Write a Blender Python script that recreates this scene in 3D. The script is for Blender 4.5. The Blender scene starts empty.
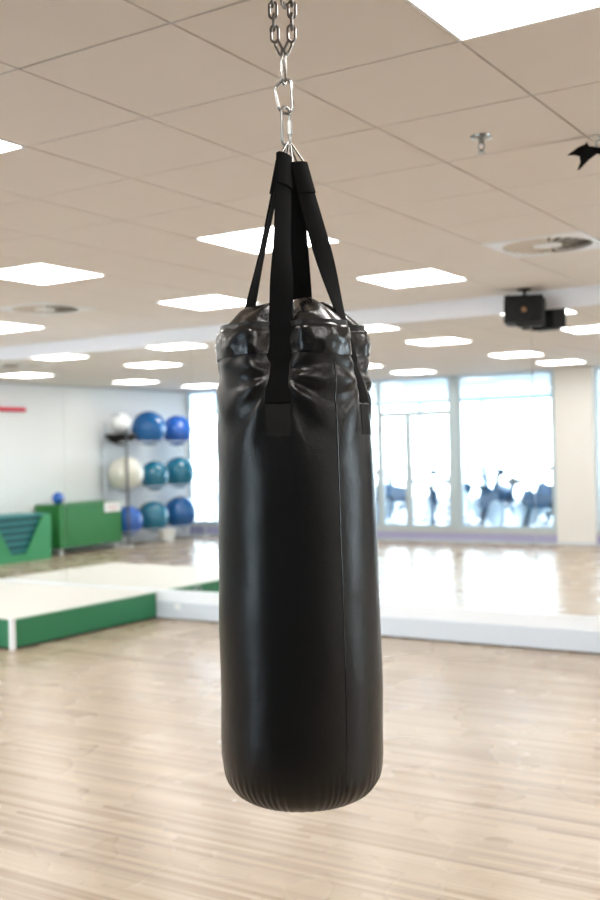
import bpy, bmesh, math, random
from mathutils import Vector, Matrix, noise
random.seed(7)
C = bpy.context.scene.collection
S = bpy.context.scene
PI = math.pi

# ------------------------------------------------------------ camera, sky, exposure
HC = 1.60                    # camera height
YAW = math.radians(32.45)
ROLL = math.radians(-1.3886)
cam_d = bpy.data.cameras.new('camera')
cam_d.sensor_fit = 'VERTICAL'; cam_d.sensor_height = 36.0; cam_d.lens = 42.88
cam_d.clip_start = 0.05; cam_d.clip_end = 200
cam_d.dof.use_dof = True; cam_d.dof.focus_distance = 2.28; cam_d.dof.aperture_fstop = 3.4
cam = bpy.data.objects.new('camera', cam_d); C.objects.link(cam)
c_, s_ = math.cos(ROLL), math.sin(ROLL)
Rm = Matrix(((c_, -s_, 0), (0, 0, -1), (s_, c_, 0))).to_4x4()
cam.matrix_world = Matrix.Translation((0, 0, HC)) @ Matrix.Rotation(YAW, 4, 'Z') @ Rm
S.camera = cam

w = bpy.data.worlds.new('sky'); S.world = w; w.use_nodes = True
bg = w.node_tree.nodes['Background']
bg.inputs[0].default_value = (0.86, 0.94, 1.0, 1); bg.inputs[1].default_value = 12.0
PANEL = 15.0                  # ceiling panel emission
S.view_settings.view_transform = 'Standard'
S.view_settings.look = 'None'
S.view_settings.exposure = 0.2
S.view_settings.gamma = 1.0
S.view_settings.use_curve_mapping = False

# ------------------------------------------------------------ materials
MATS = {}
def mat(name, col, rough=0.5, metal=0.0, spec=0.5, emit=None, bump=None, vary=None, coat=0.0):
    if name in MATS: return MATS[name]
    m = bpy.data.materials.new(name); m.use_nodes = True
    nt = m.node_tree; b = nt.nodes['Principled BSDF']
    b.inputs['Base Color'].default_value = (*col, 1)
    b.inputs['Roughness'].default_value = rough
    b.inputs['Metallic'].default_value = metal
    b.inputs['Specular IOR Level'].default_value = spec
    b.inputs['Coat Weight'].default_value = coat
    if emit:
        b.inputs['Emission Color'].default_value = (*emit[0], 1)
        b.inputs['Emission Strength'].default_value = emit[1]
    tc = nt.nodes.new('ShaderNodeTexCoord')
    if vary:                       # (scale, amount) mottled colour
        n = nt.nodes.new('ShaderNodeTexNoise'); n.inputs['Scale'].default_value = vary[0]; n.inputs['Detail'].default_value = 4
        nt.links.new(tc.outputs['Object'], n.inputs['Vector'])
        mx = nt.nodes.new('ShaderNodeMix'); mx.data_type = 'RGBA'
        k = 1 - vary[1]
        mx.inputs[6].default_value = (col[0]*k, col[1]*k, col[2]*k, 1)
        k = 1 + vary[1]
        mx.inputs[7].default_value = (min(1, col[0]*k), min(1, col[1]*k), min(1, col[2]*k), 1)
        nt.links.new(n.outputs[0], mx.inputs[0]); nt.links.new(mx.outputs[2], b.inputs['Base Color'])
    if bump:                       # (scale, strength, distance)
        n = nt.nodes.new('ShaderNodeTexNoise'); n.inputs['Scale'].default_value = bump[0]; n.inputs['Detail'].default_value = 6
        nt.links.new(tc.outputs['Object'], n.inputs['Vector'])
        bp = nt.nodes.new('ShaderNodeBump'); bp.inputs['Strength'].default_value = bump[1]; bp.inputs['Distance'].default_value = bump[2]
        nt.links.new(n.outputs[0], bp.inputs['Height']); nt.links.new(bp.outputs[0], b.inputs['Normal'])
    MATS[name] = m
    return m

M_wall = mat('painted_wall', (0.84, 0.86, 0.87), 0.6, vary=(1.5, 0.02))
M_trimwhite = mat('white_laminate', (0.80, 0.82, 0.84), 0.35, vary=(3, 0.02))
M_plinth = mat('grey_laminate', (0.60, 0.645, 0.70), 0.4, vary=(3, 0.02))
M_plaster = mat('bulkhead_plaster', (0.80, 0.80, 0.83), 0.6, vary=(2, 0.02))
M_tile = mat('ceiling_tile', (0.79, 0.74, 0.695), 0.85, bump=(220, 0.25, 0.002), vary=(6, 0.02))
M_grid = mat('ceiling_grid', (0.55, 0.51, 0.47), 0.5)
M_alu = mat('aluminium_frame', (0.50, 0.59, 0.63), 0.4, 0.2)
M_green = mat('green_laminate', (0.016, 0.165, 0.068), 0.38, vary=(2, 0.06))
M_green2 = mat('green_painted_box', (0.022, 0.19, 0.042), 0.45, vary=(2, 0.06))
M_green3 = mat('green_cabinet_paint', (0.045, 0.30, 0.12), 0.45, vary=(2, 0.05))
M_cream = mat('cream_vinyl', (0.66, 0.645, 0.59), 0.45, vary=(3, 0.03))
M_teal = mat('teal_rubber', (0.025, 0.25, 0.26), 0.5, vary=(8, 0.08))
M_white = mat('white_plastic', (0.82, 0.83, 0.84), 0.35)
M_steel = mat('steel_chrome', (0.33, 0.325, 0.32), 0.14, 1.0, bump=(400, 0.08, 0.0005))
M_chain = mat('zinc_chain', (0.20, 0.19, 0.18), 0.28, 1.0, bump=(500, 0.2, 0.0006))
M_zinc = mat('zinc_plated', (0.36, 0.37, 0.36), 0.30, 0.9)
M_rack = mat('grey_rack_tube', (0.55, 0.58, 0.62), 0.35, 0.4)
M_rackdark = mat('dark_rack_tube', (0.06, 0.065, 0.075), 0.4, 0.3)
M_black = mat('black_plastic', (0.006, 0.0055, 0.0055), 0.6, spec=0.2, bump=(120, 0.2, 0.001))
M_web = mat('black_webbing', (0.006, 0.006, 0.0063), 0.9, spec=0.08)
M_red = mat('red_foam', (0.75, 0.006, 0.05), 0.4)
M_brass = mat('speaker_dome', (0.35, 0.2, 0.1), 0.3, 0.8)
M_lilac = mat('lilac_carpet', (0.42, 0.41, 0.62), 0.8, vary=(20, 0.05))
M_bike = mat('navy_bike_paint', (0.04, 0.10, 0.17), 0.4)
M_bikewheel = mat('blue_flywheel', (0.015, 0.07, 0.15), 0.4, 0.0)
M_ext = mat('pale_concrete', (0.72, 0.74, 0.76), 0.8, vary=(1, 0.03))
M_panel = mat('light_diffuser', (0.9, 0.9, 0.9), 0.5, emit=((1.0, 0.975, 0.94), PANEL))
M_void = mat('dark_duct', (0.01, 0.01, 0.01), 0.9)

def leather(name, r0, r1, wr, sp_):
    m = bpy.data.materials.new(name); m.use_nodes = True
    nt = m.node_tree; b = nt.nodes['Principled BSDF']
    b.inputs['Base Color'].default_value = (0.006, 0.006, 0.0063, 1)
    b.inputs['Specular IOR Level'].default_value = sp_
    tc = nt.nodes.new('ShaderNodeTexCoord')
    n = nt.nodes.new('ShaderNodeTexNoise'); n.inputs['Scale'].default_value = 5; n.inputs['Detail'].default_value = 5
    nt.links.new(tc.outputs['Object'], n.inputs['Vector'])
    mr = nt.nodes.new('ShaderNodeMapRange'); mr.inputs[1].default_value = 0.3; mr.inputs[2].default_value = 0.7
    mr.inputs[3].default_value = r0; mr.inputs[4].default_value = r1
    nt.links.new(n.outputs[0], mr.inputs[0]); nt.links.new(mr.outputs[0], b.inputs['Roughness'])
    v = nt.nodes.new('ShaderNodeTexVoronoi'); v.inputs['Scale'].default_value = 420
    nt.links.new(tc.outputs['Object'], v.inputs['Vector'])
    n2 = nt.nodes.new('ShaderNodeTexNoise'); n2.inputs['Scale'].default_value = 26; n2.inputs['Detail'].default_value = 6
    nt.links.new(tc.outputs['Object'], n2.inputs['Vector'])
    b1 = nt.nodes.new('ShaderNodeBump'); b1.inputs['Strength'].default_value = 0.25; b1.inputs['Distance'].default_value = 0.0006
    nt.links.new(v.outputs['Distance'], b1.inputs['Height'])
    b2 = nt.nodes.new('ShaderNodeBump'); b2.inputs['Strength'].default_value = wr; b2.inputs['Distance'].default_value = 0.004
    nt.links.new(n2.outputs[0], b2.inputs['Height']); nt.links.new(b1.outputs[0], b2.inputs['Normal'])
    nt.links.new(b2.outputs[0], b.inputs['Normal'])
    return m
M_leather = leather('black_vinyl', 0.27, 0.32, 0.3, 0.42)
M_gloss = leather('glossy_black_vinyl', 0.12, 0.22, 0.5, 0.6)

def ball_mat(name, col, rough=0.14):
    m = bpy.data.materials.new(name); m.use_nodes = True
    nt = m.node_tree; b = nt.nodes['Principled BSDF']
    b.inputs['Base Color'].default_value = (*col, 1); b.inputs['Roughness'].default_value = rough
    b.inputs['Coat Weight'].default_value = 0.3
    tc = nt.nodes.new('ShaderNodeTexCoord')
    wv = nt.nodes.new('ShaderNodeTexWave'); wv.bands_direction = 'Z'; wv.inputs['Scale'].default_value = 12
    nt.links.new(tc.outputs['Object'], wv.inputs['Vector'])
    bp = nt.nodes.new('ShaderNodeBump'); bp.inputs['Strength'].default_value = 0.25; bp.inputs['Distance'].default_value = 0.004
    nt.links.new(wv.outputs[0], bp.inputs['Height']); nt.links.new(bp.outputs[0], b.inputs['Normal'])
    return m
M_ballblue = ball_mat('blue_ball_vinyl', (0.008, 0.12, 0.36))
M_ballroyal = ball_mat('royal_blue_ball_vinyl', (0.02, 0.12, 0.50))
M_ballteal = ball_mat('teal_blue_ball_vinyl', (0.012, 0.165, 0.27))
M_balldeep = ball_mat('deep_blue_ball_vinyl', (0.01, 0.11, 0.34))
M_ballcream = ball_mat('cream_ball_vinyl', (0.72, 0.71, 0.63))
M_ballwhite = ball_mat('white_ball_vinyl', (0.78, 0.80, 0.82))

def mirror_mat():
    m = bpy.data.materials.new('silvered_mirror'); m.use_nodes = True
    b = m.node_tree.nodes['Principled BSDF']
    b.inputs['Base Color'].default_value = (0.95, 0.97, 0.965, 1)
    b.inputs['Metallic'].default_value = 1.0; b.inputs['Roughness'].default_value = 0.0
    return m
M_mirror = mirror_mat()

def glass_mat():
    m = bpy.data.materials.new('window_glass'); m.use_nodes = True
    nt = m.node_tree; out = nt.nodes['Material Output']; nt.nodes.remove(nt.nodes['Principled BSDF'])
    t = nt.nodes.new('ShaderNodeBsdfTransparent'); t.inputs[0].default_value = (0.93, 0.97, 0.985, 1)
    g = nt.nodes.new('ShaderNodeBsdfGlossy'); g.inputs['Roughness'].default_value = 0.0
    fr = nt.nodes.new('ShaderNodeFresnel'); fr.inputs['IOR'].default_value = 1.5
    mx = nt.nodes.new('ShaderNodeMixShader')
    nt.links.new(fr.outputs[0], mx.inputs[0]); nt.links.new(t.outputs[0], mx.inputs[1]); nt.links.new(g.outputs[0], mx.inputs[2])
    nt.links.new(mx.outputs[0], out.inputs[0])
    return m
M_glass = glass_mat()

def floor_mat():
    m = bpy.data.materials.new('strip_parquet'); m.use_nodes = True
    nt = m.node_tree; L = nt.links; b = nt.nodes['Principled BSDF']
    def nd(t, **k):
        n = nt.nodes.new(t)
        for a, v in k.items(): setattr(n, a, v)
        return n
    def math_(op, a, b_=None):
        n = nd('ShaderNodeMath', operation=op)
        for i, v in enumerate((a, b_)):
            if v is None: continue
            if isinstance(v, (int, float)): n.inputs[i].default_value = v
            else: L.new(v, n.inputs[i])
        return n.outputs[0]
    g = nd('ShaderNodeNewGeometry'); sp = nd('ShaderNodeSeparateXYZ'); L.new(g.outputs['Position'], sp.inputs[0])
    x, y = sp.outputs[0], sp.outputs[1]
    row = math_('FLOOR', math_('DIVIDE', y, 0.030))
    wn = nd('ShaderNodeTexWhiteNoise', noise_dimensions='1D'); L.new(row, wn.inputs['W'])
    xs = math_('ADD', math_('DIVIDE', x, 1.3), math_('MULTIPLY', wn.outputs[0], 7.3))
    col = math_('FLOOR', xs)
    cb = nd('ShaderNodeCombineXYZ'); L.new(row, cb.inputs[0]); L.new(col, cb.inputs[1])
    wn2 = nd('ShaderNodeTexWhiteNoise', noise_dimensions='3D'); L.new(cb.outputs[0], wn2.inputs['Vector'])
    # grain stretched along the strip
    cg = nd('ShaderNodeCombineXYZ'); L.new(math_('MULTIPLY', x, 0.8), cg.inputs[0]); L.new(math_('MULTIPLY', y, 85), cg.inputs[1]); L.new(math_('MULTIPLY', wn2.outputs[0], 9), cg.inputs[2])
    ns = nd('ShaderNodeTexNoise'); ns.inputs['Scale'].default_value = 1.0; ns.inputs['Detail'].default_value = 5; L.new(cg.outputs[0], ns.inputs['Vector'])
    f = math_('ADD', math_('MULTIPLY', wn2.outputs[0], 0.45), math_('MULTIPLY', ns.outputs[0], 0.85))
    rp = nd('ShaderNodeValToRGB'); L.new(f, rp.inputs[0])
    e = rp.color_ramp.elements
    e[0].position = 0.26; e[0].color = (0.17, 0.115, 0.078, 1)
    e[1].position = 1.0; e[1].color = (0.50, 0.405, 0.30, 1)
    k = e.new(0.44); k.color = (0.31, 0.23, 0.16, 1)
    k = e.new(0.66); k.color = (0.41, 0.325, 0.238, 1)
    # joints between the strips
    fy = math_('FRACT', math_('DIVIDE', y, 0.030)); fx = math_('FRACT', xs)
    j = math_('MAXIMUM', math_('LESS_THAN', fy, 0.03), math_('LESS_THAN', fx, 0.003))
    mx = nd('ShaderNodeMix', data_type='RGBA'); L.new(math_('MULTIPLY', j, 0.55), mx.inputs[0]); L.new(rp.outputs[0], mx.inputs[6]); mx.inputs[7].default_value = (0.16, 0.09, 0.05, 1)
    L.new(mx.outputs[2], b.inputs['Base Color'])
    b.inputs['Roughness'].default_value = 0.27
    b.inputs['Specular IOR Level'].default_value = 0.5
    n3 = nd('ShaderNodeTexNoise'); n3.inputs['Scale'].default_value = 1.5; L.new(g.outputs['Position'], n3.inputs['Vector'])
    mr = nd('ShaderNodeMapRange'); mr.inputs[3].default_value = 0.20; mr.inputs[4].default_value = 0.34; L.new(n3.outputs[0], mr.inputs[0]); L.new(mr.outputs[0], b.inputs['Roughness'])
    return m
M_floor = floor_mat()

# ------------------------------------------------------------ helpers
def thing(name, label, cat, loc=(0, 0, 0), rotz=0, group=None):
    o = bpy.data.objects.new(name, None); C.objects.link(o)
    o.empty_display_size = 0.1
    o.location = loc; o.rotation_euler = (0, 0, rotz)
    o['label'] = label; o['category'] = cat
    if group: o['group'] = group
    return o
def tag(o, label, cat, group=None):
    o['label'] = label; o['category'] = cat
    if group: o['group'] = group
    return o
def obj(name, bm, m, parent=None, smooth=False, loc=None, bevel=0, label=None):
    if bevel:
        bmesh.ops.bevel(bm, geom=list(bm.edges), offset=bevel, segments=2, profile=0.7, affect='EDGES', clamp_overlap=True)
    bmesh.ops.recalc_face_normals(bm, faces=list(bm.faces))
    me = bpy.data.meshes.new(name); bm.to_mesh(me); bm.free()
    me.materials.append(m)
    if smooth:
        for p in me.polygons: p.use_smooth = True
        try: me.set_sharp_from_angle(angle=math.radians(40))
        except Exception: pass
    o = bpy.data.objects.new(name, me); C.objects.link(o)
    if parent: o.parent = parent
    if loc: o.location = loc
    if label: o['label'] = label
    return o
def struct(name, bm, m, parent=None, smooth=False, bevel=0):
    o = obj(name, bm, m, parent, smooth, bevel=bevel)
    if not parent: o['kind'] = 'structure'
    return o
def box(bm, x0, x1, y0, y1, z0, z1):
    v = [bm.verts.new((x, y, z)) for x in (x0, x1) for y in (y0, y1) for z in (z0, z1)]
    for f in ((0, 1, 3, 2), (4, 6, 7, 5), (0, 4, 5, 1), (2, 3, 7, 6), (0, 2, 6, 4), (1, 5, 7, 3)):
        bm.faces.new([v[i] for i in f])
    return bm
def B(*a):
    return box(bmesh.new(), *a)
def prism(bm, pts, axis, a, b):
    """extrude a polygon of 2D points along axis from a to b; X:(y,z) Y:(x,z) Z:(x,y)"""
    def P(p, t):
        return {'X': (t, p[0], p[1]), 'Y': (p[0], t, p[1]), 'Z': (p[0], p[1], t)}[axis]
    va = [bm.verts.new(P(p, a)) for p in pts]; vb = [bm.verts.new(P(p, b)) for p in pts]
    n = len(pts)
    bm.faces.new(va); bm.faces.new(vb[::-1])
    for i in range(n): bm.faces.new((va[i], vb[i], vb[(i+1) % n], va[(i+1) % n]))
    return bm
def cyl(bm, p0, p1, r, n=20, r1=None):
    p0, p1 = Vector(p0), Vector(p1); d = (p1-p0).normalized()
    u = d.orthogonal().normalized(); v = d.cross(u)
    r1 = r if r1 is None else r1
    A = [bm.verts.new(p0 + (u*math.cos(t)+v*math.sin(t))*r) for t in [2*PI*i/n for i in range(n)]]
    Bv = [bm.verts.new(p1 + (u*math.cos(t)+v*math.sin(t))*r1) for t in [2*PI*i/n for i in range(n)]]
    bm.faces.new(A[::-1]); bm.faces.new(Bv)
    for i in range(n): bm.faces.new((A[i], A[(i+1) % n], Bv[(i+1) % n], Bv[i]))
    return bm
def lathe(bm, prof, n=40, cx=0, cy=0):
    """prof: (r,z) list around z"""
    rings = []
    for r, z in prof:
        if r < 1e-6: rings.append([bm.verts.new((cx, cy, z))])
        else: rings.append([bm.verts.new((cx+r*math.cos(2*PI*i/n), cy+r*math.sin(2*PI*i/n), z)) for i in range(n)])
    for a, b in zip(rings, rings[1:]):
        if len(a) == 1 and len(b) == 1: continue
        for i in range(n):
            j = (i+1) % n
            if len(a) == 1: bm.faces.new((a[0], b[i], b[j]))
            elif len(b) == 1: bm.faces.new((a[i], a[j], b[0]))
            else: bm.faces.new((a[i], a[j], b[j], b[i]))
    return bm
def tube(bm, pts, r, closed=False, n=10, radii=None):
    pts = [Vector(p) for p in pts]; N = len(pts)
    T = []
    for i in range(N):
        a = pts[(i-1) % N] if closed or i > 0 else pts[i]
        b = pts[(i+1) % N] if closed or i < N-1 else pts[i]
        T.append((b-a).normalized())
    u = T[0].orthogonal().normalized(); rings = []
    for i in range(N):
        u = (u - T[i]*u.dot(T[i])).normalized(); v = T[i].cross(u)
        rr = radii[i] if radii else r
        rings.append([bm.verts.new(pts[i] + (u*math.cos(2*PI*k/n)+v*math.sin(2*PI*k/n))*rr) for k in range(n)])
    for i in range(N if closed else N-1):
        a, b = rings[i], rings[(i+1) % N]
        off = 0
        if closed and i == N-1:      # match the twist
            off = min(range(n), key=lambda o: sum((a[k].co-b[(k+o) % n].co).length for k in range(n)))
        for k in range(n):
            bm.faces.new((a[k], a[(k+1) % n], b[(k+1+off) % n], b[(k+off) % n]))
    if not closed:
        bm.faces.new(rings[0][::-1]); bm.faces.new(rings[-1])
    return bm
def sphere(bm, c, r, seg=32, rings=20, sz=1.0):
    prof = [(r*math.sin(PI*i/rings), c[2]-r*sz*math.cos(PI*i/rings)) for i in range(rings+1)]
    prof[0] = (0, prof[0][1]); prof[-1] = (0, prof[-1][1])
    return lathe(bm, prof, seg, c[0], c[1])
def copy_tree(o, parent=None):
    c = o.copy(); C.objects.link(c)
    if parent: c.parent = parent
    for ch in list(o.children): copy_tree(ch, c)
    return c

# ------------------------------------------------------------ room dimensions
CH = 2.79                   # ceiling height
YM = 8.07                   # mirror plane
XL, XR = -13.1, 4.6         # side walls
YG = 2*YM - 16.55           # glazed wall behind the camera (seen in the mirror)
YO = -8.2                   # outer window wall of the room beyond the glazing
GX0, GY0, T = -3.67, 2.328, 0.6    # ceiling grid node, tile size
RV = lambda yv: 2*YM - yv   # mirrored depth -> real depth

# floor
struct('floor', B(XL-0.2, XR+0.2, YG, YM+0.3, -0.12, 0), M_floor)
o = struct('floor_beyond_glazing', B(XL-6, XR+3, YO-0.3, YG-0.002, -0.12, -0.002), mat('pale_vinyl_floor', (0.66, 0.67, 0.74), 0.35, vary=(3, 0.03)))

# lamps and vents positions
PX = [-11.77, -9.37, -7.57, -5.17, -3.37, -0.97, 0.83, 3.23]
PY = [6.828, 5.028, 2.628, 0.828]
VX = [-10.57, -6.37, -2.17, 2.03]; VY = [6.228]
cut = {(round((x-GX0)/T-0.5), round((y-GY0)/T-0.5)) for x in PX for y in PY} | {(round((x-GX0)/T-0.5), round((y-GY0)/T-0.5)) for x in VX for y in VY}

# ceiling: tiles between grid bars
bm = bmesh.new()
a0 = math.floor((XL-GX0)/T); a1 = math.ceil((XR-GX0)/T)
b0 = math.floor((YG-GY0)/T); b1 = math.ceil((YM-GY0)/T)
g = 0.005
for a in range(a0, a1):
    for b in range(b0, b1):
        if (a, b) in cut: continue
        x0 = max(XL, GX0+a*T+g); x1 = min(XR, GX0+(a+1)*T-g)
        y0 = max(YG, GY0+b*T+g); y1 = min(YM+0.05, GY0+(b+1)*T-g)
        if x1-x0 < 0.02 or y1-y0 < 0.02: continue
        box(bm, x0, x1, y0, y1, CH, CH+0.02)
ceil = struct('ceiling', bm, M_tile)
bm = bmesh.new()
for a in range(a0, a1+1):
    x = GX0+a*T
    if XL < x < XR: box(bm, x-0.012, x+0.012, YG, YM+0.05, CH+0.007, CH+0.03)
for b in range(b0, b1+1):
    y = GY0+b*T
    if YG < y < YM: box(bm, XL, XR, y-0.0119, y+0.0119, CH+0.0075, CH+0.0295)
gr = obj('ceiling_grid', bm, M_grid, ceil)
bm = B(XL-0.2, XR+0.2, YG-0.1, YM+0.3, CH+0.36, CH+0.42)
obj('ceiling_slab', bm, M_wall, ceil)

# walls
struct('wall_left', B(XL-0.2, XL, YG-0.05, YM+0.3, 0, CH+0.4), M_wall)
bm = B(XR, XR+0.2, YG-0.05, YM+0.3, 0, 0.7); box(bm, XR, XR+0.2, YG-0.05, YM+0.3, 2.4, CH+0.4)
box(bm, XR, XR+0.2, YG-0.05, 4.7, 0.7, 2.4); box(bm, XR, XR+0.2, 6.5, YM+0.3, 0.7, 2.4)
struct('wall_right', bm, M_wall)
ZB = HC-1.325               # foot of the mirrors
ZT = HC+1.045               # head of the mirrors
struct('wall_back', B(XL, XR, YM+0.012, YM+0.3, 0, CH+0.4), M_wall)
struct('trim_bulkhead', B(XL, XR, YM-0.012, YM+0.011, ZT, CH), M_plaster)
bm = B(XL, XR, YM-0.03, YM+0.010, ZB-0.105, ZB)
struct('trim_mirror_ledge', bm, M_trimwhite)
bm = B(XL, XR, YM-0.045, YM+0.010, 0.012, ZB-0.106)
struct('baseboard_back', bm, M_plinth)
struct('trim_shadow_gap', B(XL, XR, YM-0.03, YM+0.010, 0, 0.0115), M_void)
struct('baseboard_left', B(XL, XL+0.015, YG+0.05, YM-0.05, 0, 0.08), M_trimwhite)
struct('trim_wall_angle', B(XL, XL+0.02, YG+0.05, YM-0.02, CH-0.02, CH-0.001), mat('grey_wall_angle', (0.45, 0.47, 0.48), 0.5))

# mirror panels
SEAM = [-13.1, -11.41, -9.72, -8.03, -6.34, -4.65, -2.96, -1.27, 0.42, 2.11, 3.8]
ML = ['in the far left corner of the room', 'left of the green platform, second from the left corner',
      'above the left part of the green platform, reflecting the step cabinet', 'above the platform edge, reflecting the green cart and ball rack',
      'mostly hidden behind the punching bag', 'right of the punching bag, reflecting the glass doors',
      'at the right edge, reflecting the white column', 'just outside the right edge of the view',
      'two panels outside the right edge of the view', 'last before the right corner of the room']
for i in range(len(SEAM)-1):
    o = obj('wall_mirror', B(SEAM[i]+0.0025, SEAM[i+1]-0.0025, YM, YM+0.006, ZB+0.001, ZT-0.001), M_mirror)
    tag(o, 'frameless mirror panel ' + ML[i], 'mirror', 'mirror panels along the wall')
CL = {4: 'on the seam just left of the bag', 5: 'on the seam hidden behind the bag', 6: 'on the seam near the right edge'}
for i in (4, 5, 6):
    for k, s in enumerate((-0.035, 0.035)):
        x = SEAM[i]+s
        bm = bmesh.new(); cyl(bm, (x, YM-0.0005, ZB+0.035), (x, YM-0.010, ZB+0.035), 0.016, 20, 0.012)
        tag(obj('mirror_clip', bm, M_steel, smooth=True), 'small round mirror clip, the %s one %s' % (('left', 'right')[k], CL[i]), 'clip', 'mirror clips')
bm = B(-6.56, -6.50, YM-0.062, YM-0.046, 0.10, 0.155)
tag(obj('plinth_bracket', bm, M_white, bevel=0.004), 'small white block on the grey plinth right of the platform', 'bracket')

# ------------------------------------------------------------ glazed wall behind the camera
def zc(v): return HC+v
FR = 0.05
FTOP = CH-0.01
def glazing(name, x0, x1, z0, z1, fr=0.05, y=YG, mid=None):
    bm = bmesh.new()
    box(bm, x0, x0+fr, y-0.03, y+0.03, z0, z1); box(bm, x1-fr, x1, y-0.03, y+0.03, z0, z1)
    box(bm, x0+fr, x1-fr, y-0.03, y+0.03, z0, z0+fr); box(bm, x0+fr, x1-fr, y-0.03, y+0.03, z1-fr, z1)
    fo = struct(name, bm, M_alu)
    obj('pane', B(x0+fr, x1-fr, y-0.004, y+0.004, z0+fr, z1-fr), M_glass, fo)
    return fo
LZ = 0.20
struct('trim_glazing_base', B(XL, -2.6, YG-0.04, YG+0.04, 0, 0.03), M_alu)
struct('wall_front_unseen', B(-2.599, XR, YG-0.15, YG-0.001, 0, CH+0.4), mat('added_dark_wall', (0.05, 0.06, 0.08), 0.6, vary=(2, 0.04)))  # unseen wall, added solid and dark to darken the bag's front reflections
struct('baseboard_glazing', B(XL, -2.6, YG-0.02, YG+0.02, 0.031, LZ-0.05), M_lilac)
struct('trim_glazing_rail', B(XL, -2.6, YG-0.035, YG+0.035, LZ-0.049, LZ+0.02), mat('grey_rail', (0.52, 0.56, 0.58), 0.4))
wins = [(XL, -12.35), (-12.349, -10.7), (-10.699, -8.86), (-7.37, -5.72), (-5.06, -3.4), (-3.399, -2.6)]  # last window is unseen, added for a highlight on the bag's left side
for i, (x0, x1) in enumerate(wins):
    glazing('window_%d' % (i+1), x0, x1, LZ+0.021, FTOP)
bm = bmesh.new()
for q in (4.7, 5.58, 6.46): box(bm, XR+0.05, XR+0.1, q, q+0.04, 0.74, 2.36)
box(bm, XR+0.05, XR+0.1, 4.7, 6.5, 0.7, 0.74); box(bm, XR+0.05, XR+0.1, 4.7, 6.5, 2.36, 2.4)
fo = struct('window_7', bm, M_alu)  # unseen window, added to give the bag a highlight on its right side
obj('pane', B(XR+0.07, XR+0.078, 4.74, 5.58, 0.74, 2.36), M_glass, fo)
obj('pane', B(XR+0.07, XR+0.078, 5.62, 6.46, 0.74, 2.36), M_glass, fo)
# door set between x -8.859 and -7.50
bm = B(-7.50, -7.371, YG-0.06, YG+0.06, LZ+0.021, FTOP)
struct('trim_door_mullion', bm, M_alu)
HD = zc(0.55)
glazing('window_8', -8.859, -7.501, HD+0.03, FTOP, 0.04)
for i, (x0, x1) in enumerate([(-8.859, -8.311), (-8.310, -7.501)]):
    d = glazing('door_%d' % (i+1), x0, x1, LZ+0.021, HD+0.029, 0.055)
    bm = bmesh.new(); xx = x1-0.1 if i == 0 else x0+0.1
    tube(bm, [(xx, YG+0.03, 1.0), (xx, YG+0.08, 1.0), (xx, YG+0.08, 1.3), (xx, YG+0.03, 1.3)], 0.012)
    obj('door_handle', bm, M_steel, d, smooth=True)
# white column beside the glazing
bm = bmesh.new(); box(bm, -5.70, -5.08, YG-0.30, YG+0.06, 0, CH)
bmesh.ops.bevel(bm, geom=list(bm.edges), offset=0.01, segments=2, affect='EDGES')
struct('wall_column', bm, mat('column_paint', (0.82, 0.81, 0.78), 0.6))
struct('baseboard_column', B(-5.705, -5.075, YG+0.061, YG+0.072, 0, 0.05), M_plinth)

# room beyond: ceiling, columns, outer openings
struct('ceiling_beyond_glazing', B(XL-6, XR+3, YO, YG-0.04, CH, CH+0.2), mat('pale_blue_ceiling', (0.62, 0.70, 0.76), 0.7))
struct('trim_outer_header', B(XL-6, XR+3, YO-0.2, YO, CH-0.12, CH+0.2), mat('blue_grey_header', (0.28, 0.40, 0.50), 0.6))
struct('trim_outer_sill', B(XL-6, XR+3, YO-0.1, YO, 0, 0.35), M_ext)
struct('ground', B(-60, 60, -70, YO-0.31, -0.2, -0.13), M_ext)
for i, x in enumerate([-16.5, -14.1, -11.9, -10.2, -7.3, -4.4, -1.5, 1.4]):
    o = struct('trim_%d' % (i+1), B(x-0.07, x+0.07, YO-0.1, YO+0.04, 0.351, CH-0.121), M_alu)

# ------------------------------------------------------------ ceiling fittings
def lamp():
    t = thing('ceiling_light', '', 'ceiling light', (0, 0, CH), 0, 'square ceiling light panels')
    h = T/2-0.001
    bm = bmesh.new()
    for s in (-1, 1):
        box(bm, min(s*h, s*(h-0.012)), max(s*h, s*(h-0.012)), -h, h, -0.003, 0.06)
        box(bm, -h+0.0125, h-0.0125, min(s*h, s*(h-0.012)), max(s*h, s*(h-0.012)), -0.003, 0.06)
    obj('frame', bm, M_white, t)
    obj('diffuser', B(-h+0.0126, h-0.0126, -h+0.0126, h-0.0126, 0.001, 0.012), M_panel, t)
    return t
lamp0 = lamp(); first = True
rown = {6.828: 'in row next to mirrors', 5.028: 'in second row from mirrors', 2.628: 'in row above the chain', 0.828: 'in last row from mirrors'}
coln = {-11.77: 'nearest the left wall', -9.37: 'second from the left wall', -7.57: 'at the left edge of the photo', -5.17: 'left of the bag',
        -3.37: 'behind or just right of the bag straps', -0.97: 'towards the top right corner', 0.83: 'out of view to the right', 3.23: 'next to the right wall'}
spec = {(-3.37, 5.028): 'square white ceiling light directly behind the bag straps', (-3.37, 6.828): 'square white ceiling light right of the bag, near the mirror head',
        (-5.17, 5.028): 'square white ceiling light at the left, before the round vent', (-5.17, 6.828): 'square white ceiling light just left of the bag straps',
        (-7.57, 6.828): 'square white ceiling light cut by the left edge, below the round vent', (-3.37, 2.628): 'ceiling light peeking in at the left edge, highest on that side',
        (-0.97, 2.628): 'large bright ceiling light in the top right corner'}
for x in PX:
    for y in PY:
        o = lamp0 if first else copy_tree(lamp0); first = False
        o.location = (x, y, CH)
        o['label'] = spec.get((x, y), 'ceiling light %s, %s' % (rown[y], coln[x]))

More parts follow.
